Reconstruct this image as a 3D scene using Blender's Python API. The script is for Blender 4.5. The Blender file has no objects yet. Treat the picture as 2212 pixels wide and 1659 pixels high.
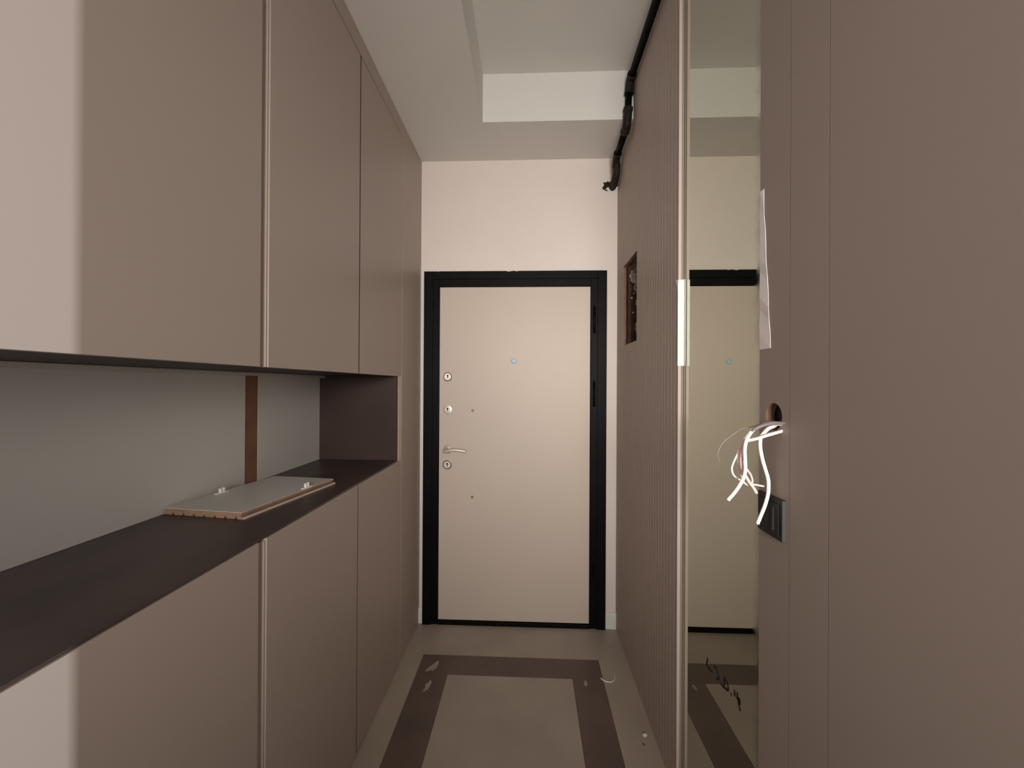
import bpy, bmesh, math, random
from mathutils import Vector, Matrix
random.seed(4)
sc = bpy.context.scene
C = sc.collection

# ------------------------------------------------------------ camera
F = 880.0
yaw = math.atan(37 / F); pitch = math.atan(2.5 / F); roll = 0.0055
fw = Vector((-math.sin(yaw) * math.cos(pitch), math.cos(yaw) * math.cos(pitch), math.sin(pitch)))
rt = Vector((math.cos(yaw), math.sin(yaw), 0)); up = rt.cross(fw)
r2 = rt * math.cos(roll) + up * math.sin(roll); u2 = -rt * math.sin(roll) + up * math.cos(roll)
cd = bpy.data.cameras.new('camera'); cam = bpy.data.objects.new('camera', cd); C.objects.link(cam)
cd.sensor_width = 36; cd.lens = F / 2212 * 36; cd.clip_start = 0.02
m = Matrix((r2, u2, -fw)).transposed().to_4x4(); m.translation = Vector((0, 0, 1.39))
cam.matrix_world = m
sc.camera = cam

# ------------------------------------------------------------ world, lights, exposure
w = bpy.data.worlds.new('world'); sc.world = w; w.use_nodes = True
w.node_tree.nodes['Background'].inputs[0].default_value = (0.9, 0.85, 0.8, 1)
w.node_tree.nodes['Background'].inputs[1].default_value = 0.3
sc.view_settings.view_transform = 'Standard'; sc.view_settings.look = 'None'
sc.view_settings.exposure = 0.0; sc.view_settings.gamma = 1; sc.view_settings.use_curve_mapping = False
sc.cycles.max_bounces = 12; sc.cycles.diffuse_bounces = 8

def area(name, loc, direction, sx, sy, power, col, spread=180):
    d = bpy.data.lights.new(name, 'AREA'); d.shape = 'RECTANGLE'; d.size = sx; d.size_y = sy
    d.energy = power; d.color = col; d.spread = math.radians(spread)
    o = bpy.data.objects.new(name, d); C.objects.link(o); o.location = loc
    o.rotation_euler = Vector(direction).to_track_quat('-Z', 'Y').to_euler()
    return o
# daylight entering through the wide window of the room behind the camera
area('window_daylight', (0.28, -1.70, 1.62), (0, 1, 0), 0.8, 0.42, 18.2, (1.0, 0.93, 0.88), 68)
# added narrow side light, an unseen daylight slit brightening the near cabinets
area('side_slit_light', (3.52, -0.79, 1.30), (-1, 0.02, 0), 0.035, 1.2, 122, (0.86, 0.91, 1.0))

# ------------------------------------------------------------ materials
def lin(c):
    return tuple(((v / 255) / 12.92 if v / 255 <= 0.04045 else ((v / 255 + 0.055) / 1.055) ** 2.4) for v in c)

def mat(name, col, rough=0.5, metal=0.0, noise=None, bump=None, spec=0.5, trans=0, stretch=(1, 1, 1), detail=4):
    """noise=(scale, amount) varies the colour; bump=(scale, strength)."""
    mt = bpy.data.materials.new(name); mt.use_nodes = True
    nt = mt.node_tree; b = nt.nodes['Principled BSDF']
    b.inputs['Base Color'].default_value = (*col, 1)
    b.inputs['Roughness'].default_value = rough; b.inputs['Metallic'].default_value = metal
    b.inputs['Specular IOR Level'].default_value = spec
    if trans: b.inputs['Transmission Weight'].default_value = trans
    tc = nt.nodes.new('ShaderNodeTexCoord'); mp = nt.nodes.new('ShaderNodeMapping')
    mp.inputs['Scale'].default_value = stretch
    nt.links.new(tc.outputs['Object'], mp.inputs['Vector'])
    if noise:
        n = nt.nodes.new('ShaderNodeTexNoise'); n.inputs['Scale'].default_value = noise[0]
        n.inputs['Detail'].default_value = detail
        nt.links.new(mp.outputs['Vector'], n.inputs['Vector'])
        r = nt.nodes.new('ShaderNodeValToRGB')
        a = noise[1]
        r.color_ramp.elements[0].position = 0.3; r.color_ramp.elements[1].position = 0.7
        r.color_ramp.elements[0].color = tuple(max(0, v * (1 - a)) for v in col) + (1,)
        r.color_ramp.elements[1].color = tuple(min(1, v * (1 + a)) for v in col) + (1,)
        nt.links.new(n.outputs['Fac'], r.inputs['Fac']); nt.links.new(r.outputs['Color'], b.inputs['Base Color'])
    if bump:
        n2 = nt.nodes.new('ShaderNodeTexNoise'); n2.inputs['Scale'].default_value = bump[0]
        nt.links.new(mp.outputs['Vector'], n2.inputs['Vector'])
        bp = nt.nodes.new('ShaderNodeBump'); bp.inputs['Strength'].default_value = bump[1]
        bp.inputs['Distance'].default_value = 0.002
        nt.links.new(n2.outputs['Fac'], bp.inputs['Height']); nt.links.new(bp.outputs['Normal'], b.inputs['Normal'])
    return mt

M = dict(
    wall=mat('wall_paint', (0.76, 0.69, 0.63), 0.8, noise=(3, 0.02), bump=(60, 0.15)),
    soffit=mat('ceiling_paint', (0.72, 0.705, 0.665), 0.85, noise=(2, 0.02), bump=(60, 0.1)),
    cabinet=mat('taupe_lacquer', (0.395, 0.322, 0.275), 0.42, noise=(1.5, 0.02), spec=0.35),
    panel=mat('taupe_wall_panel', (0.335, 0.275, 0.24), 0.5, noise=(1.5, 0.03), spec=0.3),
    fluted=mat('taupe_fluted_panel', (0.42, 0.345, 0.30), 0.5, noise=(1.5, 0.03), spec=0.3),
    edge=mat('pale_edge_band', (0.60, 0.50, 0.43), 0.45),
    niche=mat('brown_board', (0.050, 0.031, 0.026), 0.55, spec=0.25, noise=(4, 0.12)),
    shelf=mat('dark_brown_shelf', (0.066, 0.045, 0.038), 0.40, noise=(6, 0.35), stretch=(1, 0.4, 1)),
    whiteboard=mat('white_back_panel', (0.62, 0.60, 0.555), 0.5, noise=(2, 0.02)),
    laminate=mat('white_laminate', (0.66, 0.645, 0.60), 0.4, noise=(3, 0.03)),
    cutmdf=mat('cut_fibreboard', (0.23, 0.135, 0.09), 0.85, noise=(40, 0.2)),
    sheath=mat('grey_sheath', (0.20, 0.165, 0.16), 0.5),
    mdf=mat('bare_fibreboard', (0.30, 0.185, 0.118), 0.8, noise=(40, 0.12), bump=(300, 0.2)),
    darkmdf=mat('brown_fibreboard_strip', (0.22, 0.10, 0.06), 0.8, noise=(10, 0.2)),
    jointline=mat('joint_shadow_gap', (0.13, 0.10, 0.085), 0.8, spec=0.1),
    seam_shade=mat('door_seam_shade', (0.045, 0.032, 0.026), 0.8, spec=0.1),
    carcass=mat('cabinet_carcass', (0.14, 0.10, 0.08), 0.6),
    door=mat('beige_door_skin', (0.56, 0.48, 0.405), 0.5, noise=(2, 0.02), bump=(150, 0.06), spec=0.3),
    black=mat('black_frame_paint', (0.003, 0.0028, 0.003), 0.5, noise=(8, 0.3), spec=0.10),
    chrome=mat('satin_nickel', (0.68, 0.61, 0.53), 0.45, metal=0.5),
    darkmetal=mat('dark_metal', (0.035, 0.03, 0.027), 0.6),
    keyhole=mat('keyhole_black', (0.01, 0.01, 0.01), 0.7),
    peep=mat('blue_film', (0.36, 0.52, 0.64), 0.45),
    skirting=mat('white_skirting', (0.74, 0.73, 0.67), 0.6, noise=(20, 0.03)),
    tile=mat('beige_stone', (0.38, 0.325, 0.27), 0.42, noise=(3.5, 0.10), detail=8),
    tiledark=mat('brown_stone', (0.125, 0.088, 0.075), 0.42, noise=(5, 0.18), detail=8),
    grout=mat('grout', (0.12, 0.10, 0.085), 0.9),
    plaster=mat('plaster_spill', (0.36, 0.32, 0.28), 0.9, noise=(60, 0.15)),
    rough=mat('rough_plaster', (0.50, 0.47, 0.42), 0.95, noise=(30, 0.15), bump=(60, 0.8)),
    pipe=mat('black_pipe', (0.002, 0.0018, 0.0015), 0.6, noise=(15, 0.3), spec=0.08),
    fitting=mat('rusty_fitting', (0.018, 0.013, 0.010), 0.6, spec=0.2, noise=(60, 0.5), bump=(120, 0.6)),
    tape=mat('masking_tape', (0.95, 0.955, 0.90), 0.7, noise=(40, 0.04), bump=(60, 0.08)),
    tapegrey=mat('grey_tape', (0.85, 0.80, 0.77), 0.7, noise=(40, 0.04)),
    rust=mat('rusty_box', (0.11, 0.065, 0.05), 0.8, noise=(25, 0.35)),
    white=mat('white_plastic', (0.85, 0.83, 0.80), 0.35),
    wirewhite=mat('white_wire_sheath', (0.95, 0.93, 0.88), 0.4),
    wirepink=mat('pink_wire_sheath', (0.88, 0.66, 0.60), 0.4),
    wireclear=mat('clear_strand', (0.24, 0.23, 0.205), 0.4),
    plate=mat('black_plate', (0.013, 0.012, 0.012), 0.45, spec=0.3),
    plateface=mat('grey_rocker', (0.085, 0.082, 0.08), 0.3),
    plateedge=mat('grey_plate_edge', (0.075, 0.078, 0.076), 0.4),
    ink=mat('marker_ink', (0.008, 0.006, 0.008), 0.6),
    backing=mat('mirror_backing', (0.10, 0.10, 0.10), 0.7),
    conduit=mat('grey_conduit', (0.32, 0.31, 0.29), 0.5),
    room=mat('room_paint', (0.28, 0.25, 0.23), 0.85),
)
# silvered glass, dull and patchy along its edges
mm = bpy.data.materials.new('mirror_silver'); mm.use_nodes = True
nt = mm.node_tree; b = nt.nodes['Principled BSDF']
b.inputs['Metallic'].default_value = 1; b.inputs['Base Color'].default_value = (0.55, 0.555, 0.475, 1)
n = nt.nodes.new('ShaderNodeTexNoise'); n.inputs['Scale'].default_value = 9; n.inputs['Detail'].default_value = 5
tc = nt.nodes.new('ShaderNodeTexCoord'); nt.links.new(tc.outputs['Object'], n.inputs['Vector'])
r = nt.nodes.new('ShaderNodeMapRange'); r.inputs[1].default_value = 0.45; r.inputs[2].default_value = 0.75
r.inputs[3].default_value = 0.004; r.inputs[4].default_value = 0.02
nt.links.new(n.outputs['Fac'], r.inputs[0])
# worn silvering along the near edge of the pane
sx = nt.nodes.new('ShaderNodeSeparateXYZ'); nt.links.new(tc.outputs['Object'], sx.inputs[0])
n2 = nt.nodes.new('ShaderNodeTexNoise'); n2.inputs['Scale'].default_value = 26; nt.links.new(tc.outputs['Object'], n2.inputs['Vector'])
ma = nt.nodes.new('ShaderNodeMath'); ma.operation = 'MULTIPLY_ADD'; ma.inputs[1].default_value = 0.05
nt.links.new(n2.outputs['Fac'], ma.inputs[0]); nt.links.new(sx.outputs[1], ma.inputs[2])
e = nt.nodes.new('ShaderNodeMapRange'); e.inputs[1].default_value = 0.990; e.inputs[2].default_value = 0.965
e.inputs[3].default_value = 0; e.inputs[4].default_value = 1
nt.links.new(ma.outputs[0], e.inputs[0])
ad = nt.nodes.new('ShaderNodeMath'); ad.operation = 'MULTIPLY_ADD'; ad.inputs[1].default_value = 0.16
nt.links.new(e.outputs[0], ad.inputs[0]); nt.links.new(r.outputs[0], ad.inputs[2]); nt.links.new(ad.outputs[0], b.inputs['Roughness'])
mxc = nt.nodes.new('ShaderNodeMix'); mxc.data_type = 'RGBA'
mxc.inputs[6].default_value = (0.55, 0.555, 0.475, 1); mxc.inputs[7].default_value = (0.42, 0.43, 0.38, 1)
nt.links.new(e.outputs[0], mxc.inputs[0]); nt.links.new(mxc.outputs[2], b.inputs['Base Color'])
M['mirror'] = mm
me_ = mat('mirror_edge_film', (0.46, 0.46, 0.40), 0.16, metal=1.0, noise=(22, 0.35), stretch=(1, 1, 0.5)); M['mirroredge'] = me_

# ------------------------------------------------------------ helpers
def obj(name, bm, mt, parent=None, label=None, cat=None, group=None, kind=None, smooth=False):
    me = bpy.data.meshes.new(name)
    bmesh.ops.recalc_face_normals(bm, faces=bm.faces[:])
    bm.to_mesh(me); bm.free()
    for x in (mt if isinstance(mt, (list, tuple)) else [mt]): me.materials.append(M[x])
    if smooth:
        for p in me.polygons: p.use_smooth = True
    o = bpy.data.objects.new(name, me); C.objects.link(o)
    if parent:
        o.parent = parent; o.matrix_parent_inverse = Matrix.Translation(parent.location).inverted()
    tag(o, label, cat, group, kind)
    return o

def tag(o, label=None, cat=None, group=None, kind=None):
    if label: o['label'] = label
    if cat: o['category'] = cat
    if group: o['group'] = group
    if kind: o['kind'] = kind
    return o

def empty(name, loc, label=None, cat=None, group=None, kind=None):
    o = bpy.data.objects.new(name, None); C.objects.link(o); o.location = loc; o.empty_display_size = 0.05
    return tag(o, label, cat, group, kind)

def box(bm, x0, x1, y0, y1, z0, z1, bev=0.0, mi=0):
    vs = [bm.verts.new((x, y, z)) for x in (x0, x1) for y in (y0, y1) for z in (z0, z1)]
    idx = [(0, 1, 3, 2), (4, 6, 7, 5), (0, 4, 5, 1), (2, 3, 7, 6), (0, 2, 6, 4), (1, 5, 7, 3)]
    fs = [bm.faces.new([vs[i] for i in f]) for f in idx]
    for f in fs: f.material_index = mi
    if bev:
        es = list({e for f in fs for e in f.edges})
        bmesh.ops.bevel(bm, geom=es, offset=bev, segments=2, profile=0.5, affect='EDGES')
    return fs

def bx(*a, **k):
    bm = bmesh.new(); box(bm, *a, **k); return bm

def catmull(P, n=6):
    P = [Vector(p) for p in P]; out = []
    Q = [P[0] * 2 - P[1]] + P + [P[-1] * 2 - P[-2]]
    for i in range(1, len(Q) - 2):
        for k in range(n):
            t = k / n; a, b, c, d = Q[i - 1], Q[i], Q[i + 1], Q[i + 2]
            out.append(0.5 * ((2 * b) + (c - a) * t + (2 * a - 5 * b + 4 * c - d) * t * t + (-a + 3 * b - 3 * c + d) * t ** 3))
    out.append(P[-1]); return out

def tube(bm, pts, rad, seg=12, flat=1.0):
    """rad: number or list; flat squeezes the section in its second direction."""
    pts = [Vector(p) for p in pts]
    if not isinstance(rad, (list, tuple)): rad = [rad] * len(pts)
    t = (pts[1] - pts[0]).normalized()
    nrm = t.cross(Vector((0.3, 0.2, 0.9))).normalized(); rings = []
    for i, p in enumerate(pts):
        tt = ((pts[i + 1] if i < len(pts) - 1 else p) - (pts[i - 1] if i else p)).normalized()
        nrm = (nrm - tt * nrm.dot(tt)).normalized(); bi = tt.cross(nrm)
        rings.append([bm.verts.new(p + rad[i] * (math.cos(a) * nrm + flat * math.sin(a) * bi))
                      for a in [2 * math.pi * k / seg for k in range(seg)]])
    for A, B in zip(rings, rings[1:]):
        for k in range(seg): bm.faces.new((A[k], A[(k + 1) % seg], B[(k + 1) % seg], B[k]))
    bm.faces.new(rings[0][::-1]); bm.faces.new(rings[-1])

def lathe(bm, prof, origin, axis, seg=28):
    """prof: (radius, distance along axis) pairs."""
    ax = Vector(axis).normalized(); a = ax.orthogonal().normalized(); b2 = ax.cross(a); o = Vector(origin); rings = []
    for rr, h in prof:
        rings.append([bm.verts.new(o + ax * h + max(rr, 1e-5) * (math.cos(t) * a + math.sin(t) * b2))
                      for t in [2 * math.pi * k / seg for k in range(seg)]])
    for A, B in zip(rings, rings[1:]):
        for k in range(seg): bm.faces.new((A[k], A[(k + 1) % seg], B[(k + 1) % seg], B[k]))
    bm.faces.new(rings[0][::-1]); bm.faces.new(rings[-1])

def lump(center, size, seed, sub=3, amp=0.25, flatten=1.0):
    rnd = random.Random(seed); bm = bmesh.new()
    bmesh.ops.create_icosphere(bm, subdivisions=sub, radius=1)
    ph = [rnd.uniform(0, 6.28) for _ in range(6)]
    for v in bm.verts:
        c = v.co.copy()
        d = 1 + amp * (math.sin(3 * c.x + ph[0]) * math.sin(4 * c.y + ph[1]) + 0.6 * math.sin(7 * c.z + ph[2]) * math.sin(8 * c.x + ph[3]) + 0.3 * math.sin(13 * c.y + ph[4]))
        v.co = Vector((c.x * size[0], c.y * size[1], c.z * size[2])) * d + Vector(center)
    return bm

def thicken(bm, vec):
    ret = bmesh.ops.extrude_face_region(bm, geom=bm.faces[:])
    bmesh.ops.translate(bm, verts=[v for v in ret['geom'] if isinstance(v, bmesh.types.BMVert)], vec=vec)

def grid_wall(fixed_axis, f0, f1, ab, bb, holes):
    """box wall with rectangular openings; ab/bb are break lists, holes (a0,a1,b0,b1)."""
    bm = bmesh.new()
    A = sorted(set(ab + [v for h in holes for v in h[:2]])); B = sorted(set(bb + [v for h in holes for v in h[2:]]))
    for a0, a1 in zip(A, A[1:]):
        for b0, b1 in zip(B, B[1:]):
            if any(h[0] - 1e-6 <= a0 and a1 <= h[1] + 1e-6 and h[2] - 1e-6 <= b0 and b1 <= h[3] + 1e-6 for h in holes): continue
            if fixed_axis == 'x': box(bm, f0, f1, a0, a1, b0, b1)
            else: box(bm, a0, a1, f0, f1, b0, b1)
    bmesh.ops.remove_doubles(bm, verts=bm.verts[:], dist=1e-5)
    # drop the inner faces shared by neighbouring cells
    seen = {}
    for f in bm.faces:
        k = tuple(sorted(v.index for v in f.verts)) if False else frozenset(f.verts)
        seen.setdefault(k, []).append(f)
    dead = [f for fs in seen.values() if len(fs) > 1 for f in fs]
    bmesh.ops.delete(bm, geom=dead, context='FACES')
    return bm

XL, XR, YE, ZS, ZT = -0.637, 0.503, 2.366, 2.700, 2.940   # cabinet front, right panel face, end wall, soffit, high ceiling
XM = 0.5375                                               # mirror plane
XB = -1.03                                                # back of the niche
Y0 = -1.75                                                 # far wall of the room behind the camera

# ------------------------------------------------------------ structure
def struct(name, bm, mt, label, parent=None):
    return obj(name, bm, mt, parent, label, None, None, 'structure')

floor = struct('floor', bx(-1.2, 3.7, Y0 - 0.1, YE + 0.15, -0.06, -0.012), 'grout', 'stone floor with a brown border band around a beige field')
def slab(name, quad, mt, parent=floor, z1=0.0):
    bm = bmesh.new()
    lo = [bm.verts.new((x, y, -0.012)) for x, y in quad]; hi = [bm.verts.new((x, y, z1)) for x, y in quad]
    bm.faces.new(lo[::-1]); bm.faces.new(hi)
    for i in range(4): bm.faces.new((lo[i], lo[(i + 1) % 4], hi[(i + 1) % 4], hi[i]))
    return obj(name, bm, mt, parent)
g = 0.0006
ox0, ox1, oy = -0.535, 0.357, 2.084; ix0, ix1, iy = -0.384, 0.213, 1.944; yb = 0.12; yi = 0.27
slab('centre_slab', [(ix0 + g, yi), (ix1 - g, yi), (ix1 - g, iy - g), (ix0 + g, iy - g)], 'tile')
slab('border_slab', [(ox0 + g, yb), (ix0 - g, yi), (ix0 - g, iy), (ox0 + g, oy - g)], 'tiledark')
slab('border_slab', [(ox0 + g, oy - g), (ix0, iy + g), (ix1, iy + g), (ox1 - g, oy - g)], 'tiledark')
slab('border_slab', [(ix1 + g, yi), (ox1 - g, yb), (ox1 - g, oy - g), (ix1 + g, iy)], 'tiledark')
slab('border_slab', [(ox0 + g, yb), (ox1 - g, yb), (ix1, yi - g), (ix0, yi - g)], 'tiledark')
slab('edge_slab', [(-0.66, yb), (ox0 - g, yb), (ox0 - g, oy), (-0.66, YE)], 'tile')
slab('edge_slab', [(ox0, oy + g), (ox1, oy + g), (0.56, YE), (-0.66, YE)], 'tile')
slab('edge_slab', [(ox1 + g, yb), (0.56, yb), (0.56, YE), (ox1 + g, oy)], 'tile')
slab('room_floor_slab', [(-1.1, Y0), (3.6, Y0), (3.6, yb - g), (-1.1, yb - g)], 'tile')

# ceiling: lowered band at left and at the end, raised field at right
ceiling = struct('ceiling', bx(-1.2, 3.7, Y0 - 0.1, YE + 0.15, ZT, ZT + 0.08), 'soffit', 'white ceiling with a raised recess above the corridor')
bm = bmesh.new()
P = [(-1.2, -0.75), (-0.238, -0.75), (-0.238, 2.020), (0.545, 2.020), (0.545, YE), (-1.2, YE)]
lo = [bm.verts.new((x, y, ZS)) for x, y in P]; hi = [bm.verts.new((x, y, ZT + 0.001)) for x, y in P]
bm.faces.new(lo); bm.faces.new(hi)
for i in range(6): bm.faces.new((lo[i], lo[(i + 1) % 6], hi[(i + 1) % 6], hi[i]))
obj('soffit_drop', bm, 'soffit', ceiling)

struct('wall_far', grid_wall('y', YE, YE + 0.15, [-1.2, 3.7], [-0.06, ZT + 0.08], [(-0.56, 0.39, -0.012, 2.0)]), 'wall', 'white painted end wall around the entrance door')
struct('wall_left', bx(-1.2, -1.065, Y0 - 0.1, YE + 0.15, -0.06, ZT + 0.08), 'wall', 'white wall behind the left cabinets')
struct('wall_right', grid_wall('x', 0.545, 0.69, [0.20, YE], [-0.01, ZT], [(1.938, 2.215, 1.585, 2.045), (0.825, 0.895, 1.295, 1.362)]), 'rough', 'plastered wall behind the right panelling')
struct('wall_near', grid_wall('y', Y0 - 0.1, Y0, [-1.2, 3.7], [-0.06, ZT + 0.08], [(-0.14, 0.70, 1.38, 1.86)]), 'room', 'wall of the room behind the camera with its window')
struct('wall_room_side', grid_wall('x', 3.6, 3.7, [Y0, 0.2], [-0.06, ZT + 0.08], [(-0.85, -0.73, 0.5, 2.1)]), 'room', 'side wall of the room behind the camera')
struct('wall_room_return', bx(0.69, 3.7, 0.12, 0.20, -0.06, ZT + 0.08), 'room', 'return wall beside the corridor opening')
for nm, a in (('window_1', ('y', -0.14, 0.70, 1.38, 1.86)), ('side_slit_frame', ('x', -0.85, -0.73, 0.5, 2.1))):  # the tall narrow one is an added frame around the side light
    bm = bmesh.new(); t = 0.018
    _, a0, a1, z0, z1 = a
    for q in ((a0, a0 + t, z0, z1), (a1 - t, a1, z0, z1), (a0 + t, a1 - t, z0, z0 + t), (a0 + t, a1 - t, z1 - t, z1)):
        if a[0] == 'y': box(bm, q[0], q[1], Y0 - 0.06, Y0 - 0.02, q[2], q[3])
        else: box(bm, 3.63, 3.67, q[0], q[1], q[2], q[3])
    struct(nm, bm, 'skirting', 'unseen daylight opening of the room behind the camera')

# skirting blocks either side of the door
def skirt(name, x0, x1):
    bm = bmesh.new()
    prof = [(YE, 0.0), (YE - 0.014, 0.0), (YE - 0.014, 0.078), (YE - 0.009, 0.087), (YE, 0.090)]
    a = [bm.verts.new((x0, y, z)) for y, z in prof]; c = [bm.verts.new((x1, y, z)) for y, z in prof]
    bm.faces.new(a); bm.faces.new(c)
    for i in range(5): bm.faces.new((a[i], a[(i + 1) % 5], c[(i + 1) % 5], c[i]))
    struct(name, bm, 'skirting', 'short white skirting piece beside the door frame')
skirt('baseboard_left', -0.66, -0.6145); skirt('baseboard_right', 0.4425, 0.503)

# ------------------------------------------------------------ entrance door
door = empty('door_1', (-0.087, YE, 0), 'beige flush entrance door in a black steel frame, lever at its left', None, None, 'structure')
FX0, FX1, FZ = -0.613, 0.441, 2.048; LX0, LX1, LZ0, LZ1 = -0.522, 0.349, 0.026, 1.958
# jambs and head have a stepped section: raised outer band, lower inner rebate
def stile(x0, x1, xs0, xs1):
    bm = bmesh.new(); box(bm, x0, x1, YE - 0.018, YE + 0.10, 0, FZ, 0.0015)
    box(bm, xs0, xs1, YE - 0.026, YE - 0.0175, 0, FZ, 0.0015); return bm
obj('jamb', stile(FX0, LX0 - 0.002, FX0, FX0 + 0.052), 'black', door)
obj('jamb', stile(LX1 + 0.002, FX1, FX1 - 0.052, FX1), 'black', door)
bm = bmesh.new(); box(bm, LX0 - 0.002, LX1 + 0.002, YE - 0.018, YE + 0.10, LZ1 + 0.002, FZ, 0.0015)
box(bm, FX0 + 0.052, FX1 - 0.052, YE - 0.026, YE - 0.0175, LZ1 + 0.045, FZ, 0.0015)
obj('head_rail', bm, 'black', door)
obj('threshold', bx(LX0 - 0.002, LX1 + 0.002, YE - 0.022, YE + 0.10, 0, LZ0 - 0.003, 0.0015), 'black', door)
leaf = obj('door_leaf', bx(LX0, LX1, YE - 0.012, YE + 0.05, LZ0, LZ1, 0.0012), 'door', door)
YL = YE - 0.012
bm = bmesh.new(); box(bm, LX0 - 0.001, LX1 + 0.001, YE + 0.051, YE + 0.09, LZ0, LZ1)
obj('door_core', bm, 'black', door)
for z0, z1 in ((1.69, 1.84), (1.27, 1.41), (0.30, 0.44)):
    bm = bmesh.new()
    tube(bm, [(LX1 + 0.022, YE - 0.024, z0), (LX1 + 0.022, YE - 0.024, z1)], 0.007)
    lathe(bm, [(0.0045, 0), (0.0045, 0.006), (0.002, 0.009)], (LX1 + 0.022, YE - 0.024, z1), (0, 0, 1), 12)
    obj('hinge', bm, 'black', door, smooth=True)

def lock(z, kind):
    x = -0.473
    bm = bmesh.new()
    if kind == 'ring':
        lathe(bm, [(0.0305, 0), (0.0305, 0.004), (0.0285, 0.0065), (0.0245, 0.0065), (0.0240, 0.002), (0.0, 0.002)], (x, YL, z), (0, -1, 0))
        o = obj('lock_rosette', bm, 'chrome', leaf, smooth=True)
        bm = bmesh.new(); lathe(bm, [(0.0242, 0.0015), (0.0242, 0.0030), (0.0222, 0.0030), (0.0222, 0.0016), (0.0, 0.0016)], (x, YL, z), (0, -1, 0))
    else:
        lathe(bm, [(0.0270, 0), (0.0270, 0.0012), (0.0255, 0.002), (0.0, 0.002)], (x, YL, z), (0, -1, 0))
        o = obj('lock_rosette', bm, 'chrome', leaf, label='flat nickel rosette', smooth=True)
    # the parts sit flush inside the rosette, joined to the leaf (thing > part > sub-part)
    if kind == 'ring':
        bm.free(); bm = bmesh.new()
        lathe(bm, [(0.0256, 0.0060), (0.0256, 0.0074), (0.0214, 0.0074), (0.0214, 0.0030)], (x, YL, z), (0, -1, 0))
        obj('dark_ring', bm, 'darkmetal', leaf, smooth=True)
        bm = bmesh.new()
        lathe(bm, [(0.0213, 0.001), (0.0213, 0.0066), (0.0200, 0.0078), (0.0, 0.0078)], (x, YL, z), (0, -1, 0))
        obj('lock_cylinder', bm, 'chrome', leaf)
        dy = 0.0078
    else:
        bm = bmesh.new()
        lathe(bm, [(0.0150, 0.0015), (0.0150, 0.0042), (0.0138, 0.0050), (0.0, 0.0050)], (x, YL, z), (0, -1, 0))
        obj('lock_cylinder', bm, 'chrome', leaf)
        dy = 0.0050
    bm = bmesh.new()
    lathe(bm, [(0.0052, 0), (0.0052, 0.0008)], (x, YL - dy, z + 0.006), (0, -1, 0), 16)
    box(bm, x - 0.0022, x + 0.0022, YL - dy - 0.0008, YL - dy, z - 0.010, z + 0.005)
    obj('keyhole', bm, 'keyhole', leaf)
lock(1.437, 'ring'); lock(1.245, 'flat'); lock(0.926, 'ring')
# lever handle
bm = bmesh.new(); hx, hz = -0.471, 1.015
lathe(bm, [(0.0255, 0), (0.0255, 0.006), (0.0235, 0.009), (0.012, 0.009), (0.010, 0.012), (0.0, 0.012)], (hx, YL, hz), (0, -1, 0))
obj('handle_rosette', bm, 'chrome', leaf, smooth=True)
bm = bmesh.new()
pts = catmull([(hx, YL - 0.010, hz), (hx, YL - 0.035, hz), (hx, YL - 0.050, hz)], 4)
tube(bm, pts, 0.0088, 16)
pts = catmull([(hx - 0.016, YL - 0.050, hz - 0.010), (hx - 0.002, YL - 0.053, hz - 0.004), (hx + 0.03, YL - 0.054, hz + 0.0035), (hx + 0.065, YL - 0.053, hz + 0.004), (hx + 0.095, YL - 0.051, hz - 0.001), (hx + 0.113, YL - 0.050, hz - 0.005)], 5)
tube(bm, pts, [0.0070 + 0.0015 * math.sin(i / len(pts) * 3.1) * 0.6 - (0.001 if i < 2 else 0) for i in range(len(pts))], 14, 1.15)
obj('door_lever', bm, 'chrome', leaf, smooth=True)
for z in (1.241, 0.739):
    bm = bmesh.new(); lathe(bm, [(0.0075, 0), (0.0070, 0.0008), (0.0, 0.0008)], (-0.327, YL, z), (0, -1, 0), 16)
    lathe(bm, [(0.0040, 0), (0.0040, 0.002), (0.002, 0.0032), (0, 0.0033)], (-0.327, YL - 0.0008, z), (0, -1, 0), 16)
    o = obj('screw', bm, ['darkmetal', 'chrome'], leaf)
    for p in o.data.polygons:
        if min(v for v in [o.data.vertices[i].co.y for i in p.vertices]) < YL - 0.0009: p.material_index = 1
bm = bmesh.new(); lathe(bm, [(0.0165, 0), (0.0165, 0.003), (0.0145, 0.0048), (0.009, 0.0056), (0.0, 0.0060)], (-0.0894, YL, 1.530), (0, -1, 0))
obj('peephole', bm, 'peep', leaf, label='peephole covered with pale blue film', smooth=True)

for k, (x, w_) in enumerate(((-0.113, 0.016), (-0.075, 0.007), (-0.53, 0.004))):
    obj('plaster_fleck', lump((x, YE - 0.026, 2.0485), (w_, 0.003, 0.0035), 30 + k, 2, 0.4), 'wall', door)
# ------------------------------------------------------------ left cabinets
TK = 0.020    # door thickness
def cabinet(name, y0, y1, z0, z1, doors, label, cat='cabinet', group=None, filler=None, groove_far=False):
    t = empty(name, ((XL + XB) / 2, (y0 + y1) / 2, z0), label, cat, group)
    bm = bmesh.new()
    th = 0.018
    xi, xo = XB - 0.02, XL - TK - 0.001
    for a in ((y0, y0 + th, z0, z1), (y1 - th, y1, z0, z1), (y0 + th, y1 - th, z0, z0 + th), (y0 + th, y1 - th, z1 - th, z1)):
        box(bm, xi, xo, *a)
    box(bm, xi, xi + 0.006, y0 + th, y1 - th, z0 + th, z1 - th)
    obj('carcass', bm, 'carcass', t)
    for d in doors: obj('cabinet_door', bx(XL - TK, XL, d[0], d[1], d[2], d[3], 0.0005), 'cabinet', t)
    return t
ZU0 = 1.4305; ZU1 = 2.622
ga, gb = 0.939, 0.9695     # the handle groove
s2 = 1.5030; s3 = 2.008
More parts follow.
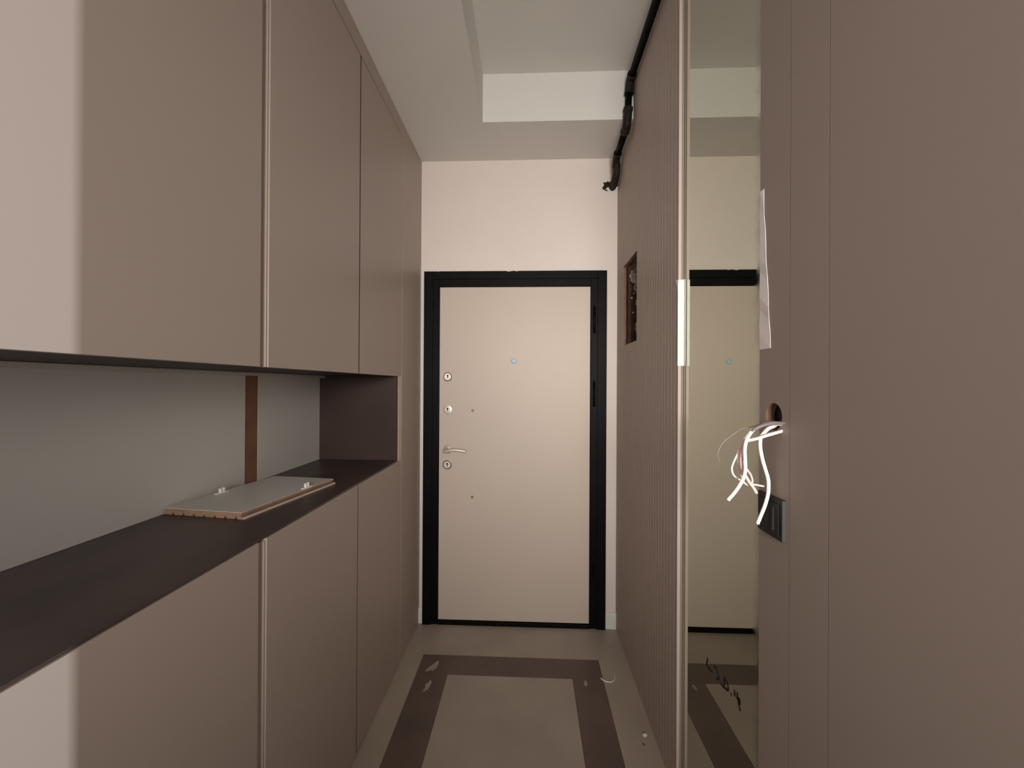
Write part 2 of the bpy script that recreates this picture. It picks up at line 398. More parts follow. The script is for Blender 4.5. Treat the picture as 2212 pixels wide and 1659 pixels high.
up_a = cabinet('wall_cabinet', -0.14, (ga + gb) / 2, ZU0 + 0.012, ZU1 + 0.02, [(-0.14, 0.398, ZU0, ZU1), (0.401, ga, ZU0, ZU1)], 'taupe upper cabinet nearest the camera, left of the wide vertical groove')
up_b = cabinet('wall_cabinet', (ga + gb) / 2, s3 + 0.004, ZU0 + 0.012, ZU1 + 0.02, [(gb, s2 - 0.0065, ZU0, ZU1), (s2 + 0.0015, s3, ZU0, ZU1)], 'taupe upper cabinet with two narrow doors, between the groove and the end panel')
ZL1 = 1.0135
lo_a = cabinet('base_cabinet', -0.14, (ga + gb) / 2, 0.0, 0.994, [(-0.14, 0.398, 0.012, ZL1), (0.401, ga, 0.012, ZL1)], 'taupe lower cabinet nearest the camera, under the dark shelf, left of the groove')
lo_b = cabinet('base_cabinet', (ga + gb) / 2, s3 + 0.004, 0.0, 0.994, [(gb, s2 - 0.0065, 0.012, ZL1), (s2 - 0.0015, s3, 0.012, ZL1)], 'taupe lower cabinet with two doors, between the groove and the end panel')
# groove profiles (recessed strip with a bright lip on the far door)
for t, z0, z1 in ((up_a, ZU0, ZU1), (lo_a, 0.012, ZL1 - 0.006)):
    bm = bmesh.new()
    box(bm, XL - 0.020, XL - 0.010, ga + 0.0008, gb - 0.0008, z0, z1)
    box(bm, XL - 0.010, XL - 0.0035, gb - 0.006, gb - 0.001, z0, z1, 0.001)
    obj('groove_profile', bm, 'cabinet', t)
# dark strips filling the thin door seams, standing in for their shade
def seam_shade(t, y0, y1, z0, z1): obj('seam_shade_strip', bx(XL - TK, XL - 0.0002, y0, y1, z0, z1), 'seam_shade', t)
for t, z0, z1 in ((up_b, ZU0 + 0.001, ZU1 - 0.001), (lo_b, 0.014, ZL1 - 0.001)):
    seam_shade(t, s2 - 0.0064, s2 + 0.0014 if t is up_b else s2 - 0.0016, z0, z1)
seam_shade(up_b, 0.0, s3 - 0.001, ZU1 + 0.0002, ZU1 + 0.0028)
# top filler strip and end panel
obj('filler_strip', bx(XL - TK, XL, -0.14, s3, ZU1 + 0.003, ZS - 0.001, 0.0012), 'cabinet', up_b)
endp = obj('end_panel', bx(XB - 0.02, XL, s3 + 0.0055, YE - 0.0005, 0.0, ZS - 0.001, 0.001), 'cabinet')
tag(endp, 'plain taupe full height filler panel between cabinets and door wall', 'panel')

# shelf, niche lining
SZ = 1.0195
bm = bmesh.new()
prf = [(XB - 0.02, 0.9945), (XL - TK - 0.0005, 0.9945), (XL - TK - 0.0005, 1.0145), (XL - 0.0035, 1.0145), (XL - 0.0035, SZ), (XB - 0.02, SZ)]
fa = [bm.verts.new((x, -0.14, z)) for x, z in prf]; fb = [bm.verts.new((x, 1.985, z)) for x, z in prf]
bm.faces.new(fa); bm.faces.new(fb)
for k in range(6): bm.faces.new((fa[k], fa[(k + 1) % 6], fb[(k + 1) % 6], fb[k]))
obj('shelf', bm, 'shelf', None, 'long dark brown worktop running through the open niche', 'shelf')
nl = empty('niche_lining', (XB, 1.0, SZ), 'lining of the open niche: white back panels and brown side', 'niche')
YN = 1.9655
obj('side_panel', bx(XB, XL - 0.003, YN, YN + 0.019, SZ + 0.0005, ZU0 + 0.011, 0.0005), 'niche', nl, label='dark brown side panel')
obj('side_edge', bx(XL - 0.0028, XL - 0.0006, YN, s3 + 0.0035, ZL1 + 0.001, ZU0 - 0.0005), 'edge', nl, label='pale front edge strip')
obj('top_panel', bx(XB, XL - TK - 0.0006, -0.14, YN - 0.0005, ZU0 + 0.001, ZU0 + 0.0115), 'niche', nl, label='dark brown top panel')
obj('back_panel', bx(XB - 0.016, XB, -0.14, 1.438, SZ + 0.0005, ZU0 + 0.0005), 'whiteboard', nl)
obj('back_panel', bx(XB - 0.016, XB, 1.508, YN - 0.0005, SZ + 0.0005, ZU0 + 0.0005), 'whiteboard', nl)
obj('gap_board', bx(XB - 0.016, XB - 0.0012, 1.438, 1.508, SZ + 0.0005, ZU0 + 0.0005), 'darkmdf', nl, label='bare brown strip between the back panels')
obj('back_rail', bx(XB, XB + 0.028, -0.14, YN - 0.001, ZU0 - 0.011, ZU0 + 0.0005, 0.0008), 'whiteboard', nl)

# ------------------------------------------------------------ right: fluted wall panel
flu = empty('fluted_wall_panel', (0.52, 1.9, 0), 'fluted taupe wall panelling right of the door, with a cut-out', 'wall panel')
PT = 0.0342; OY0, OY1, OZ0, OZ1 = 1.938, 2.213, 1.603, 2.028
bnds = [YE]
j = 4
while OY1 + PT * j > OY1:
    if OY1 + PT * j < YE - 0.004: bnds.append(OY1 + PT * j)
    j -= 1
bnds += [OY1 - PT * k for k in range(0, 24) if OY1 - PT * k > 1.402 + 0.004] + [1.402]
bnds = sorted(set(round(v, 5) for v in bnds), reverse=True)
ZP = ZT - 0.001
def rib(bm, ya, yb_, z0, z1, top):
    v = 0.0042; dp = 0.0060; xb = XR + 0.0165
    prof = [(xb, ya), (xb, yb_), (XR + dp, yb_), (XR, yb_ + v * 0.8), (XR, ya - v * 0.8), (XR + dp, ya)]
    a = [bm.verts.new((x, y, z0)) for x, y in prof]; c = [bm.verts.new((x, y, z1)) for x, y in prof]
    bm.faces.new(a); bm.faces.new(c)
    for i in range(6): bm.faces.new((a[i], a[(i + 1) % 6], c[(i + 1) % 6], c[i]))
for p0 in range(0, len(bnds) - 1, 7):
    bm = bmesh.new()
    for i in range(p0, min(p0 + 7, len(bnds) - 1)):
        ya, yb_ = bnds[i], bnds[i + 1]
        ztop = ZS - 0.001 if ya > 2.0195 else ZP
        if ya <= OY1 + 1e-4 and yb_ >= OY0 - 0.006:
            rib(bm, ya, yb_, 0, OZ0, ztop); rib(bm, ya, yb_, OZ1, ztop, ztop)
        else: rib(bm, ya, yb_, 0, ztop, ztop)
    obj('plank', bm, ['fluted'], flu)
# backing board, cut out too, and the edge towards the mirror
bm = grid_wall('x', XR + 0.0232, 0.5445, [1.403, YE - 0.001], [0, ZS - 0.002], [(OY0 - 0.004, OY1 - 0.004, OZ0 - 0.006, OZ1 + 0.01)])
obj('backing_board', bm, 'darkmdf', flu)
obj('edge_band', bx(XR - 0.0008, XR + 0.0095, 1.3985, 1.4016, 0, ZP, 0.0008), 'edge', flu, label='pale edge band beside the mirror')
obj('edge_board', bx(XR + 0.0110, 0.5200, 1.4002, 1.4016, 0, ZP), 'panel', flu)
bm = bmesh.new()
for q in ((OY1 - 0.0012, OY1 + 0.0, OZ0, OZ1), ):
    box(bm, XR + 0.0005, XR + 0.0165, q[0], q[1], q[2], q[3])
box(bm, XR + 0.0005, XR + 0.0165, OY0 + 0.001, OY1 - 0.0012, OZ1 - 0.0012, OZ1)
box(bm, XR + 0.0005, XR + 0.0165, OY0 + 0.001, OY1 - 0.0012, OZ0, OZ0 + 0.0012)
obj('cut_edge', bm, 'cutmdf', flu, label='raw brown cut edge of the opening')

# electrical box inside the cut-out
eb = empty('electrical_box', (0.60, 2.07, 1.6), 'rusty brown electrical box with plaster lumps inside the wall cut-out', 'electrical box')
bm = bmesh.new()
box(bm, 0.545, 0.685, 2.205, 2.2085, 1.602, 1.955); box(bm, 0.545, 0.685, 1.945, 1.948, 1.602, 2.03)
box(bm, 0.683, 0.686, 1.948, 2.205, 1.602, 2.03); box(bm, 0.545, 0.683, 1.948, 2.205, 1.600, 1.602)
obj('box_shell', bm, 'rust', eb)
bm = bmesh.new(); box(bm, 0.520, 0.5255, 2.196, 2.206, 1.602, 2.03); obj('box_flange', bm, 'keyhole', eb)
bm = bmesh.new(); box(bm, 0.5265, 0.60, 2.192, 2.196, 1.625, 1.945, 0.001); obj('side_plate', bm, 'rust', eb)
for x, z, r_ in ((0.5545, 1.8825, 0.0042), (0.5435, 1.858, 0.0062), (0.5500, 1.779, 0.0045)):
    bm = bmesh.new(); lathe(bm, [(r_, 0), (r_, 0.002), (r_ * 0.6, 0.0035), (0, 0.0038)], (x, 2.192, z), (0, -1, 0), 14)
    obj('screw', bm, 'white', eb, smooth=True)
for c, s, sd in (((0.572, 2.180, 1.975), (0.034, 0.018, 0.045), 3), ((0.574, 2.182, 1.912), (0.022, 0.012, 0.028), 5), ((0.577, 2.18, 1.828), (0.015, 0.012, 0.021), 8), ((0.578, 2.18, 1.70), (0.018, 0.012, 0.03), 9)):
    obj('plaster_lump', lump(c, s, sd), 'rough', eb)
bm = bmesh.new(); tube(bm, catmull([(0.556, 2.166, 1.905), (0.568, 2.160, 1.922), (0.578, 2.155, 1.935)], 4), 0.0022, 8); obj('wire_end', bm, 'keyhole', eb)

# ------------------------------------------------------------ mirror
mir = empty('mirror', (XM, 1.1, 0), 'tall frameless wall mirror reflecting the door, marker scribble near its foot', 'mirror')
YM0, YM1 = 0.905, 1.3985
XA, TO = 0.5205, 0.0                    # mirror face at its far edge, and its toe-in
def mx(y): return XA + TO * (1.4 - y)
def slab_yz(y0, y1, z0, z1, d0, d1):
    bm = bmesh.new()
    q = [(mx(y) + d, y) for y, d in ((y0, d0), (y1, d0), (y1, d1), (y0, d1))]
    a = [bm.verts.new((x, y, z0)) for x, y in q]; c = [bm.verts.new((x, y, z1)) for x, y in q]
    bm.faces.new(a); bm.faces.new(c)
    for k in range(4): bm.faces.new((a[k], a[(k + 1) % 4], c[(k + 1) % 4], c[k]))
    return bm
obj('mirror_glass', slab_yz(YM0, YM1, 0.0, ZP, 0, 0.004), 'mirror', mir)
obj('mirror_backing', slab_yz(YM0, YM1, 0.0, ZP, 0.0041, 0.0072), 'backing', mir)
strokes = [[(1.2425, 0.579), (1.2451, 0.5692), (1.2503, 0.5539), (1.2356, 0.5535), (1.2124, 0.5582)],
 [(1.2026, 0.5831), (1.1879, 0.5866), (1.1818, 0.5808), (1.1722, 0.5744), (1.1733, 0.5659), (1.1876, 0.5562)],
 [(1.1604, 0.5632), (1.1501, 0.5643), (1.1367, 0.5678), (1.1214, 0.5739), (1.1171, 0.5791), (1.1204, 0.5882), (1.1302, 0.5916), (1.138, 0.5924), (1.1412, 0.5794), (1.1356, 0.5739)],
 [(1.1054, 0.5754), (1.0992, 0.5765)],
 [(1.0861, 0.6002), (1.083, 0.5944), (1.0849, 0.5848)],
 [(1.0722, 0.6056), (1.0692, 0.5998), (1.0711, 0.5904), (1.0662, 0.5911), (1.0594, 0.5963), (1.0584, 0.5872), (1.0642, 0.5857), (1.0622, 0.5803), (1.0545, 0.5696)]]
KM = 0.9684
for s in strokes:
    bm = bmesh.new()
    pts = catmull([(mx(y * KM) - 0.0002, y * KM, 1.39 + (z - 1.39) * KM) for y, z in s], 4)
    # flat ribbon of ink with a little thickness
    hw = 0.0040; prev = None; ring = []
    for i, p in enumerate(pts):
        t = (pts[min(i + 1, len(pts) - 1)] - pts[max(i - 1, 0)]).normalized(); nn = Vector((0, -t.z, t.y)) * hw
        ring.append((bm.verts.new(p + nn), bm.verts.new(p - nn)))
    for a, c in zip(ring, ring[1:]): bm.faces.new((a[0], a[1], c[1], c[0]))
    thicken(bm, (0.00015, 0, 0))
    obj('marker_stroke', bm, 'ink', mir)

# ------------------------------------------------------------ near flat wall panel, with the wire hole
nf = empty('flat_wall_panel', (0.512, 0.6, 0), 'flat taupe panelling on the right between mirror and picture edge', 'wall panel')
HY, HZ, HR = 0.860, 1.328, 0.0282
def plain(y0, y1): obj('board', bx(XR, XR + 0.018, y0, y1, 0, ZP, 0.0003), 'panel', nf)
bm = bmesh.new()
y0, y1 = 0.8095, 0.911
o4 = [bm.verts.new((XR, y, z)) for y, z in ((y0, 1.24), (y1, 1.24), (y1, 1.42), (y0, 1.42))]
n_ = 40; hv = [bm.verts.new((XR, HY + HR * math.cos(2 * math.pi * k / n_), HZ + HR * math.sin(2 * math.pi * k / n_))) for k in range(n_)]
es = [bm.edges.new((o4[i], o4[(i + 1) % 4])) for i in range(4)] + [bm.edges.new((hv[i], hv[(i + 1) % n_])) for i in range(n_)]
bmesh.ops.triangle_fill(bm, use_beauty=True, edges=es)
f0 = [f for f in bm.faces if (Vector((0, HY, HZ)) - Vector((0, f.calc_center_median().y, f.calc_center_median().z))).length < HR * 0.93]
if f0: bmesh.ops.delete(bm, geom=f0, context='FACES')
ret = bmesh.ops.extrude_face_region(bm, geom=bm.faces[:])
bmesh.ops.translate(bm, verts=[v for v in ret['geom'] if isinstance(v, bmesh.types.BMVert)], vec=(0.018, 0, 0))
ext = [v for v in ret['geom'] if isinstance(v, bmesh.types.BMVert)]
box(bm, XR, XR + 0.018, y0, y1, 0, 1.24); box(bm, XR, XR + 0.018, y0, y1, 1.42, ZP)
o = obj('board', bm, ['panel', 'cutmdf'], nf)
for p in o.data.polygons:
    c = p.center
    if math.hypot(c.y - HY, c.z - HZ) < HR * 1.02 and abs(p.normal.x) < 0.3: p.material_index = 1
plain(0.7065, 0.8083); plain(0.205, 0.7053)
for ya, yb_ in ((0.8084, 0.8094), (0.7054, 0.7064)): obj('joint_shade_strip', bx(XR + 0.0001, XR + 0.016, ya, yb_, 0, ZP), 'jointline', nf)  # dark strips painting in the shade between the boards
obj('panel_edge', bx(XR + 0.0003, 0.5250, 0.9112, 0.9122, 0, ZP), 'panel', nf)
bm = bmesh.new(); box(bm, XR + 0.0185, 0.5445, 0.205, 0.815, 0, ZP); obj('batten', bm, 'darkmdf', nf)
# corrugated conduit stub in the wall
bm = bmesh.new(); pr = []
for k in range(14): pr += [(0.017, k * 0.005), (0.0145, k * 0.005 + 0.0025)]
pr += [(0.013, 0.07), (0.013, 0.0)]
lathe(bm, pr, (0.556, 0.852, 1.322), (1, 0.12, 0.2), 20)
obj('conduit', bm, 'conduit', None, 'grey corrugated conduit end inside the round wire hole', 'conduit')
# grey sleeve crossing the hole
bm = bmesh.new(); tube(bm, catmull([(0.550, 0.873, 1.352), (0.543, 0.868, 1.338), (0.530, 0.868, 1.322), (0.520, 0.872, 1.308)], 4), 0.0038, 10)
obj('wire_sleeve', bm, 'conduit', None, 'short grey sleeve crossing the inside of the wire hole', 'sleeve')

# ------------------------------------------------------------ wires hanging out of the hole
def sc_y(pts, k):   # shift a strand along its own sight distance by factor k
    return [(x * k, y * k, 1.39 + (z - 1.39) * k) for x, y, z in pts]
w1 = sc_y([(0.5128, 0.862, 1.315), (0.5048, 0.862, 1.3087), (0.4937, 0.862, 1.3034), (0.4846, 0.862, 1.294), (0.4786, 0.862, 1.2857), (0.477, 0.862, 1.2732), (0.4783, 0.862, 1.2566), (0.4828, 0.862, 1.236), (0.4889, 0.862, 1.2153), (0.493, 0.862, 1.2009), (0.4943, 0.862, 1.1864), (0.4932, 0.862, 1.1678), (0.4872, 0.862, 1.1449), (0.4792, 0.862, 1.1241), (0.4722, 0.862, 1.1063)], 0.985)
w2 = [(0.515, 0.845, 1.312), (0.5039, 0.842, 1.3006), (0.4931, 0.842, 1.2968), (0.4813, 0.842, 1.2933), (0.4615, 0.842, 1.286), (0.4418, 0.842, 1.2807), (0.4339, 0.842, 1.2715), (0.43, 0.842, 1.2552), (0.429, 0.842, 1.239), (0.4311, 0.842, 1.2228), (0.4381, 0.842, 1.2087), (0.4451, 0.842, 1.1966), (0.454, 0.842, 1.1846), (0.4594, 0.842, 1.1746)]
w3 = sc_y([(0.5344, 0.865, 1.318), (0.5044, 0.838, 1.3151), (0.4828, 0.838, 1.3159), (0.4632, 0.838, 1.3097), (0.4524, 0.838, 1.3046), (0.4436, 0.838, 1.2944), (0.4367, 0.838, 1.2802), (0.4338, 0.838, 1.264), (0.4343, 0.838, 1.2438), (0.435, 0.838, 1.2237), (0.4321, 0.838, 1.2075), (0.4252, 0.838, 1.1933), (0.4144, 0.838, 1.1769), (0.4006, 0.838, 1.1605)], 0.99)
w4 = [(0.528, 0.858, 1.316), (0.5148, 0.856, 1.3145), (0.4892, 0.856, 1.3153), (0.4691, 0.856, 1.309), (0.4551, 0.856, 1.3006), (0.441, 0.856, 1.2819), (0.43, 0.856, 1.2549), (0.42, 0.856, 1.2321), (0.4171, 0.856, 1.2197), (0.4211, 0.856, 1.2074), (0.4313, 0.856, 1.1993), (0.4454, 0.856, 1.1913), (0.4615, 0.856, 1.189), (0.4816, 0.856, 1.1857)]
w5 = sc_y([(0.526, 0.850, 1.314), (0.506, 0.842, 1.3138), (0.4851, 0.842, 1.3136), (0.4634, 0.842, 1.3073), (0.4467, 0.842, 1.299), (0.4338, 0.842, 1.2796), (0.4244, 0.842, 1.2551), (0.4231, 0.842, 1.2389), (0.4271, 0.842, 1.2227), (0.4291, 0.842, 1.2106), (0.4342, 0.842, 1.1965), (0.4441, 0.842, 1.1905), (0.451, 0.842, 1.1977), (0.448, 0.842, 1.2109), (0.44, 0.842, 1.2229), (0.433, 0.842, 1.2329), (0.429, 0.842, 1.2471), (0.4309, 0.842, 1.2633)], 1.013)
w7 = [(0.5138, 0.852, 1.318), (0.4989, 0.852, 1.3188), (0.4809, 0.852, 1.3173), (0.4669, 0.852, 1.3118), (0.4549, 0.852, 1.3072), (0.4369, 0.852, 1.3039), (0.4189, 0.852, 1.2924), (0.3998, 0.852, 1.2768), (0.3898, 0.852, 1.2613), (0.3872, 0.852, 1.2489), (0.3905, 0.852, 1.2345)]
GW = 'loose wires hanging from the round hole'
for pts, rd, mt, fl, lb in (
        (w1, 0.0036, 'wirewhite', 1, 'thick white wire hanging furthest right, its end over the black switch plate'),
        (w2, 0.0030, 'wirepink', 1, 'pinkish wire crossing from the hole rim and ending just left of the switch'),
        (w3, 0.0034, 'wirewhite', 1, 'thick white wire whose cut end points down left over the mirror'),
        (w4, 0.0018, 'wirewhite', 1, 'thin white wire bowing out furthest left and ending in a flat tip'),
        (w5, 0.0020, 'wirepink', 1, 'thin pink wire looped back on itself in the middle of the bunch'),
        (w7, 0.0008, 'wireclear', 1, 'faint thin grey strand arching left above the white wires')):
    bm = bmesh.new(); tube(bm, catmull(pts, 5), rd, 12, fl)
    obj('wire', bm, mt, None, lb, 'wire', GW, smooth=True)
bm = bmesh.new(); tube(bm, catmull([(0.516, 0.842, 1.3155), (0.5020, 0.8255, 1.3175), (0.4780, 0.822, 1.3180), (0.4600, 0.822, 1.3135), (0.4460, 0.8225, 1.3070), (0.4400, 0.823, 1.3020)], 5), [0.0044] * 18 + [0.0042 - 0.0003 * k for k in range(8)], 12, 0.8)
obj('wire', bm, 'sheath', None, 'grey sheathed cable bridging the top of the bunch out of the hole', 'wire', GW, smooth=True)
# the flat white stretch of cable at the hole rim
bm = bmesh.new(); tube(bm, catmull([(0.5045, 0.833, 1.3020), (0.4960, 0.8330, 1.2990), (0.4745, 0.8330, 1.2925), (0.4560, 0.8335, 1.2862), (0.4380, 0.8345, 1.2815)], 5), 0.0030, 12)
obj('wire', bm, 'wirewhite', None, 'short straight white wire slanting left from the lower hole rim', 'wire', GW, smooth=True)

# ------------------------------------------------------------ switch plate
sw = empty('light_switch', (XR, 0.86, 1.127), 'square black light switch on the panelling below the wire hole', 'switch')
def chamfer_plate(x0, x1, y0, y1, z0, z1, c):
    bm = bmesh.new()
    lo = [bm.verts.new((x0, y, z)) for y, z in ((y0, z0), (y1, z0), (y1, z1), (y0, z1))]
    hi = [bm.verts.new((x1, y, z)) for y, z in ((y0 + c, z0 + c), (y1 - c, z0 + c), (y1 - c, z1 - c), (y0 + c, z1 - c))]
    bm.faces.new(lo); bm.faces.new(hi)
    for i in range(4): bm.faces.new((lo[i], lo[(i + 1) % 4], hi[(i + 1) % 4], hi[i]))
    return bm
obj('frame', bx(0.4950, XR - 0.0002, 0.8185, 0.9020, 1.0850, 1.1665, 0.0008), ['plate'], sw)
obj('rocker', bx(0.4930, 0.4952, 0.8270, 0.8560, 1.0960, 1.1560, 0.0006), 'plate', sw)
obj('rocker', bx(0.4930, 0.4952, 0.8575, 0.8935, 1.0960, 1.1560, 0.0006), 'plate', sw)
bm = bmesh.new()
q = [(0.8405, 1.1010), (0.8475, 1.1010), (0.8445, 1.1480), (0.8420, 1.1480)]
a = [bm.verts.new((0.4926, y, z)) for y, z in q]; c = [bm.verts.new((0.4932, y, z)) for y, z in q]
bm.faces.new(a); bm.faces.new(c)
for i in range(4): bm.faces.new((a[i], a[(i + 1) % 4], c[(i + 1) % 4], c[i]))
obj('rocker_ridge', bm, 'plateface', sw, label='grey worn ridge on the rocker')
obj('frame_side', bx(0.4953, XR - 0.0003, 0.8178, 0.8184, 1.0858, 1.1657), 'plateedge', sw, label='grey near side of the frame')

# ------------------------------------------------------------ tape
def strip(name, pts2, x, mt, label, fold=None, th=0.0004):
    bm = bmesh.new(); N = len(pts2)
    L = [bm.verts.new((x + (0.0006 * math.sin(i * 1.7)), a, z)) for i, (a, b_, z) in enumerate(pts2)]
    R = [bm.verts.new((x + (0.0006 * math.sin(i * 2.3 + 1)), b_, z)) for i, (a, b_, z) in enumerate(pts2)]
    for i in range(N - 1): bm.faces.new((L[i], R[i], R[i + 1], L[i + 1]))
    thicken(bm, (0.0008, 0, 0))
    return obj(name, bm, mt, None, label, 'tape', 'tape strips beside the mirror')
pts2 = []
for i in range(13):
    k = i / 12; z = 1.470 + (1.815 - 1.470) * k
    ya = 0.8705 + (0.8975 - 0.8705) * min(1, k * 1.05) + random.uniform(-0.0004, 0.0004)
    pts2.append((ya, 0.9108, z + (0.0 if i else 0.0)))
strip('tape_strip', pts2, XR - 0.0012, 'tapegrey', 'long tapering strip of pale tape on the panel right of the mirror')
# tape bridging the fluted panel edge and the mirror: folded around the step
bm = bmesh.new(); rows = []
for i in range(15):
    k = i / 14; z = 1.458 + (1.749 - 1.458) * k
    flap = 0.020 * max(0, (k - 0.90) / 0.10) + 0.002
    w_ = 0.0008 * math.sin(i * 2.1)
    rows.append([bm.verts.new(p) for p in (
        (XR - 0.0016, 1.4015 + flap, z + (0.004 if i == 14 else 0)), (XR - 0.0022, 1.3975, z),
        (XR + 0.007 + w_, 1.3945 + w_, z), (XR + 0.012, 1.3955 - w_, z), (mx(1.393) - 0.0012, 1.3925 + w_, z), (mx(1.385) - 0.0010, 1.372, z))])
for A, B in zip(rows, rows[1:]):
    for k in range(5): bm.faces.new((A[k], A[k + 1], B[k + 1], B[k]))
thicken(bm, (0.0003, 0.0006, 0))
obj('tape_strip', bm, 'tape', None, 'bright white tape wrapped over the pale edge band left of the mirror', 'tape', 'tape strips beside the mirror')

# ------------------------------------------------------------ black gas pipe
gp = empty('gas_pipe', (0.476, 1.9, ZS), 'black pipe with elbows running along the top of the right wall', 'pipe')
pr_ = 0.0165; zA, zB = 2.866, 2.650; xA, xB = 0.480, 0.468; yd = 1.992
bm = bmesh.new(); tube(bm, [(xA, 0.25, zA), (xA, yd - 0.045, zA)], pr_, 20); obj('pipe_section', bm, 'pipe', gp, smooth=True)
def elbow(name, pts, r_, collar_r):
    P_ = catmull(pts, 6); n_ = len(P_)
    rad = [collar_r if (i < 3 or i > n_ - 4) else r_ for i in range(n_)]
    bm = bmesh.new(); tube(bm, P_, rad, 20)
    return obj(name, bm, 'fitting', gp, smooth=True)
elbow('elbow', [(xA, yd - 0.048, zA), (xA, yd - 0.018, zA), (xA - 0.001, yd - 0.002, zA - 0.014), (xA - 0.003, yd, zA - 0.045), (xA - 0.004, yd, zA - 0.062)], 0.0205, 0.0228)
bm = bmesh.new(); tube(bm, [(xA - 0.004, yd, zA - 0.055), (xB + 0.003, yd, zB + 0.06)], pr_ * 0.95, 20); obj('pipe_section', bm, 'pipe', gp, smooth=True)
elbow('elbow', [(xB + 0.004, yd - 0.001, zB + 0.085), (xB + 0.002, yd, zB + 0.05), (xB, yd + 0.004, zB + 0.014), (xB, yd + 0.022, zB), (xB, yd + 0.048, zB)], 0.0205, 0.0228)
ye = 2.262
bm = bmesh.new(); tube(bm, [(xB, yd + 0.04, zB), (xB + 0.004, ye - 0.03, zB - 0.006)], pr_, 20); obj('pipe_section', bm, 'pipe', gp, smooth=True)
elbow('elbow', [(xB + 0.004, ye - 0.048, zB - 0.006), (xB + 0.004, ye - 0.015, zB - 0.008), (xB + 0.006, ye + 0.004, zB - 0.024), (xB + 0.007, ye + 0.006, zB - 0.045)], 0.0195, 0.0220)
elbow('elbow', [(xB + 0.007, ye + 0.006, zB - 0.043), (xB + 0.008, ye + 0.006, zB - 0.070), (xB + 0.008, ye + 0.016, zB - 0.094), (xB + 0.006, ye + 0.045, zB - 0.112), (xB + 0.004, YE + 0.001, zB - 0.116)], 0.0200, 0.0225)
rag = lump((0.466, YE - 0.001, 2.541), (0.034, 0.006, 0.024), 21, 3, 0.4)
obj('plaster_collar', rag, 'fitting', gp, label='ragged broken plaster where the pipe enters')
obj('plaster_collar', lump((0.470, YE - 0.003, 2.524), (0.030, 0.004, 0.010), 22, 3, 0.5), 'wall', gp)

# ------------------------------------------------------------ loose panel piece on the shelf
lp = empty('loose_panel', (-0.87, 1.29, SZ), 'loose offcut of fluted panelling lying white face up on the dark shelf', 'panel')
B0 = Vector((-0.7740, 1.0775, 0)); A0 = Vector((-1.0240, 1.1085, 0)); D0 = Vector((-0.7180, 1.4850, 0))
vx = (A0 - B0); vy = (D0 - B0); z0 = SZ + 0.0008; thk = 0.0185
wid = 0.253; lx = vx.normalized(); ly = vy.normalized()
def lpt(a, b_, z): p = B0 + lx * a + ly * b_; return (p.x, p.y, z)
LEN = vy.length
def lprism(prof):     # profile in (across, z), extruded along the length
    bm = bmesh.new(); a = [bm.verts.new(lpt(u, 0, z)) for u, z in prof]; c = [bm.verts.new(lpt(u, LEN, z)) for u, z in prof]
    bm.faces.new(a); bm.faces.new(c); n_ = len(prof)
    for i in range(n_): bm.faces.new((a[i], a[(i + 1) % n_], c[(i + 1) % n_], c[i]))
    return bm
prof = [(0.006, z0 + thk - 0.0012), (0.006, z0 + 0.0115), (0.011, z0 + 0.0105), (0.011, z0 + 0.0075), (0.0, z0 + 0.0065), (0.0, z0)]
for k in range(7):
    u = 0.020 + k * 0.0336
    prof += [(u, z0), (u + 0.0008, z0 + 0.0062), (u + 0.0070, z0 + 0.0062), (u + 0.0080, z0)]
prof += [(wid, z0), (wid, z0 + thk - 0.0012)]
obj('panel_core', lprism(prof), 'mdf', lp)
obj('top_skin', lprism([(0.006, z0 + thk - 0.0011), (wid, z0 + thk - 0.0011), (wid, z0 + thk), (0.006, z0 + thk)]), 'laminate', lp, label='greyish white laminate')
obj('face_skin', lprism([(-0.0008, z0 - 0.0003), (0.0185, z0 - 0.0003), (0.0185, z0 - 0.0001), (-0.0002, z0 + 0.0001), (-0.0002, z0 + 0.006), (-0.0008, z0 + 0.006)]), 'edge', lp, label='pale painted edge')
zt = z0 + thk
def clip(cx, cy, ang, label):
    t = empty('plastic_clip', (cx, cy, zt), label, 'clip', 'white clips on the loose panel')
    R_ = Matrix.Translation((cx, cy, zt)) @ Matrix.Rotation(ang, 4, 'Z')
    def part(nm, bm): bmesh.ops.transform(bm, matrix=R_, verts=bm.verts[:]); obj(nm, bm, 'white', t)
    part('base', bx(-0.006, 0.006, -0.022, 0.022, 0.0, 0.0022, 0.0007))
    part('prong', bx(-0.004, 0.004, -0.0085, -0.0015, 0.002, 0.0155, 0.0012))
    part('prong', bx(-0.004, 0.004, 0.0030, 0.0100, 0.002, 0.0165, 0.0012))
clip(-0.985, 1.270, -0.15, 'white plastic clip at the back edge of the loose panel, against the niche wall')
clip(-0.752, 1.352, -0.12, 'white plastic clip near the front edge of the loose panel')

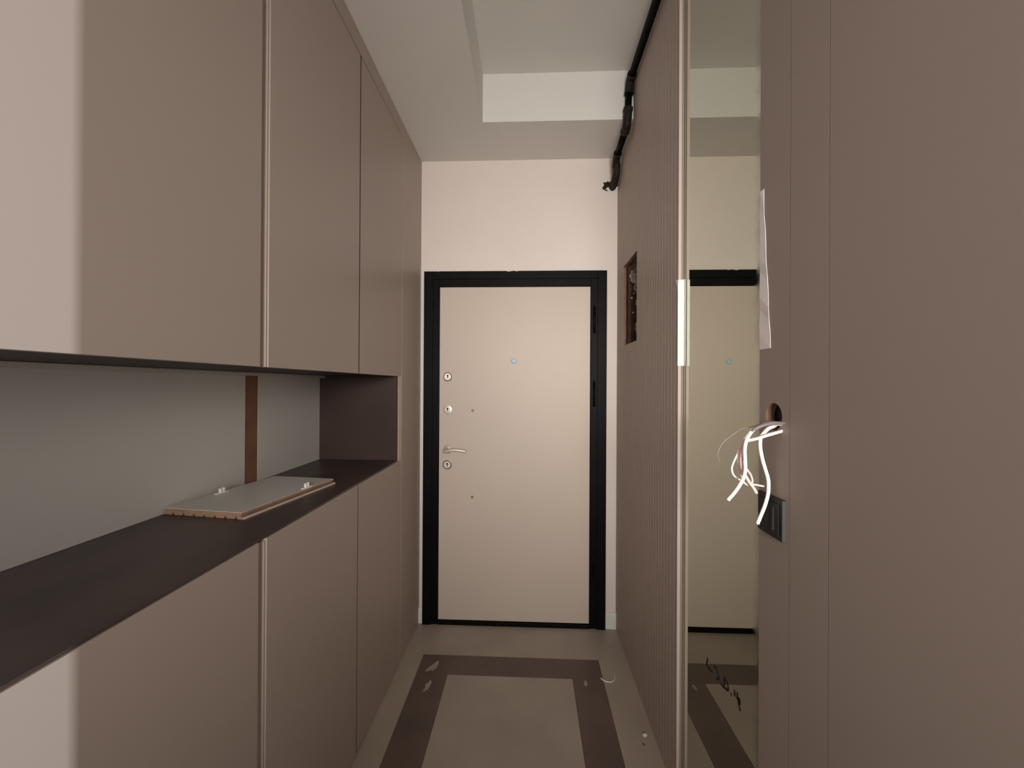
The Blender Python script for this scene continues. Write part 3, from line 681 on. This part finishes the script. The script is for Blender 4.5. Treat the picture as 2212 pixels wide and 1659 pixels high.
# ------------------------------------------------------------ floor debris
bm = bmesh.new()
tube(bm, catmull([(0.347, 1.952, 0.0028), (0.358, 1.938, 0.0028), (0.378, 1.928, 0.0030), (0.400, 1.934, 0.0028), (0.414, 1.955, 0.0028), (0.420, 1.985, 0.0026)], 5), [0.0024] * 10 + [0.0022 - 0.0001 * k for k in range(16)], 10)
obj('wire_scrap', bm, 'wirewhite', None, 'curved white wire scrap lying on the floor near the door', 'wire scrap', smooth=True)
obj('plaster_chip', lump((0.466, 1.640, 0.0055), (0.0085, 0.0075, 0.005), 12, 2, 0.2), 'white', None, 'small white plaster chip on the floor by the fluted panelling', 'debris')
obj('plaster_chip', lump((0.450, 1.600, 0.003), (0.0045, 0.005, 0.0025), 13, 2, 0.2), 'darkmdf', None, 'small dark crumb on the floor nearest the fluted panelling', 'debris')
def smear(pts, label):
    bm = bmesh.new(); rnd = random.Random(len(pts) * 7)
    vs = [bm.verts.new((x, y, 0.0004)) for x, y in pts]
    f = bm.faces.new(vs); bmesh.ops.triangulate(bm, faces=[f])
    thicken(bm, (0, 0, 0.0004))
    obj('plaster_smear', bm, 'plaster', None, label, 'smear', 'dried plaster on the floor border')
smear([(-0.497, 1.965), (-0.490, 1.955), (-0.470, 1.972), (-0.462, 1.962), (-0.447, 1.985), (-0.443, 2.030), (-0.452, 2.038), (-0.466, 2.018), (-0.475, 2.000), (-0.488, 1.985)], 'pale dried plaster smear at the far left corner of the brown border')
smear([(-0.476, 1.835), (-0.468, 1.828), (-0.462, 1.842), (-0.455, 1.836), (-0.450, 1.862), (-0.447, 1.890), (-0.456, 1.905), (-0.463, 1.885), (-0.474, 1.872), (-0.468, 1.856)], 'smaller pale plaster smear on the left brown border strip')
smear([(-0.090, 1.640), (-0.078, 1.632), (-0.066, 1.640), (-0.068, 1.655), (-0.082, 1.660)], 'tiny pale spot in the middle of the beige floor field')
smear([(0.262, 1.905), (0.272, 1.898), (0.280, 1.912), (0.278, 1.932), (0.270, 1.936), (0.263, 1.922)], 'faint pale smear on the right brown border strip')
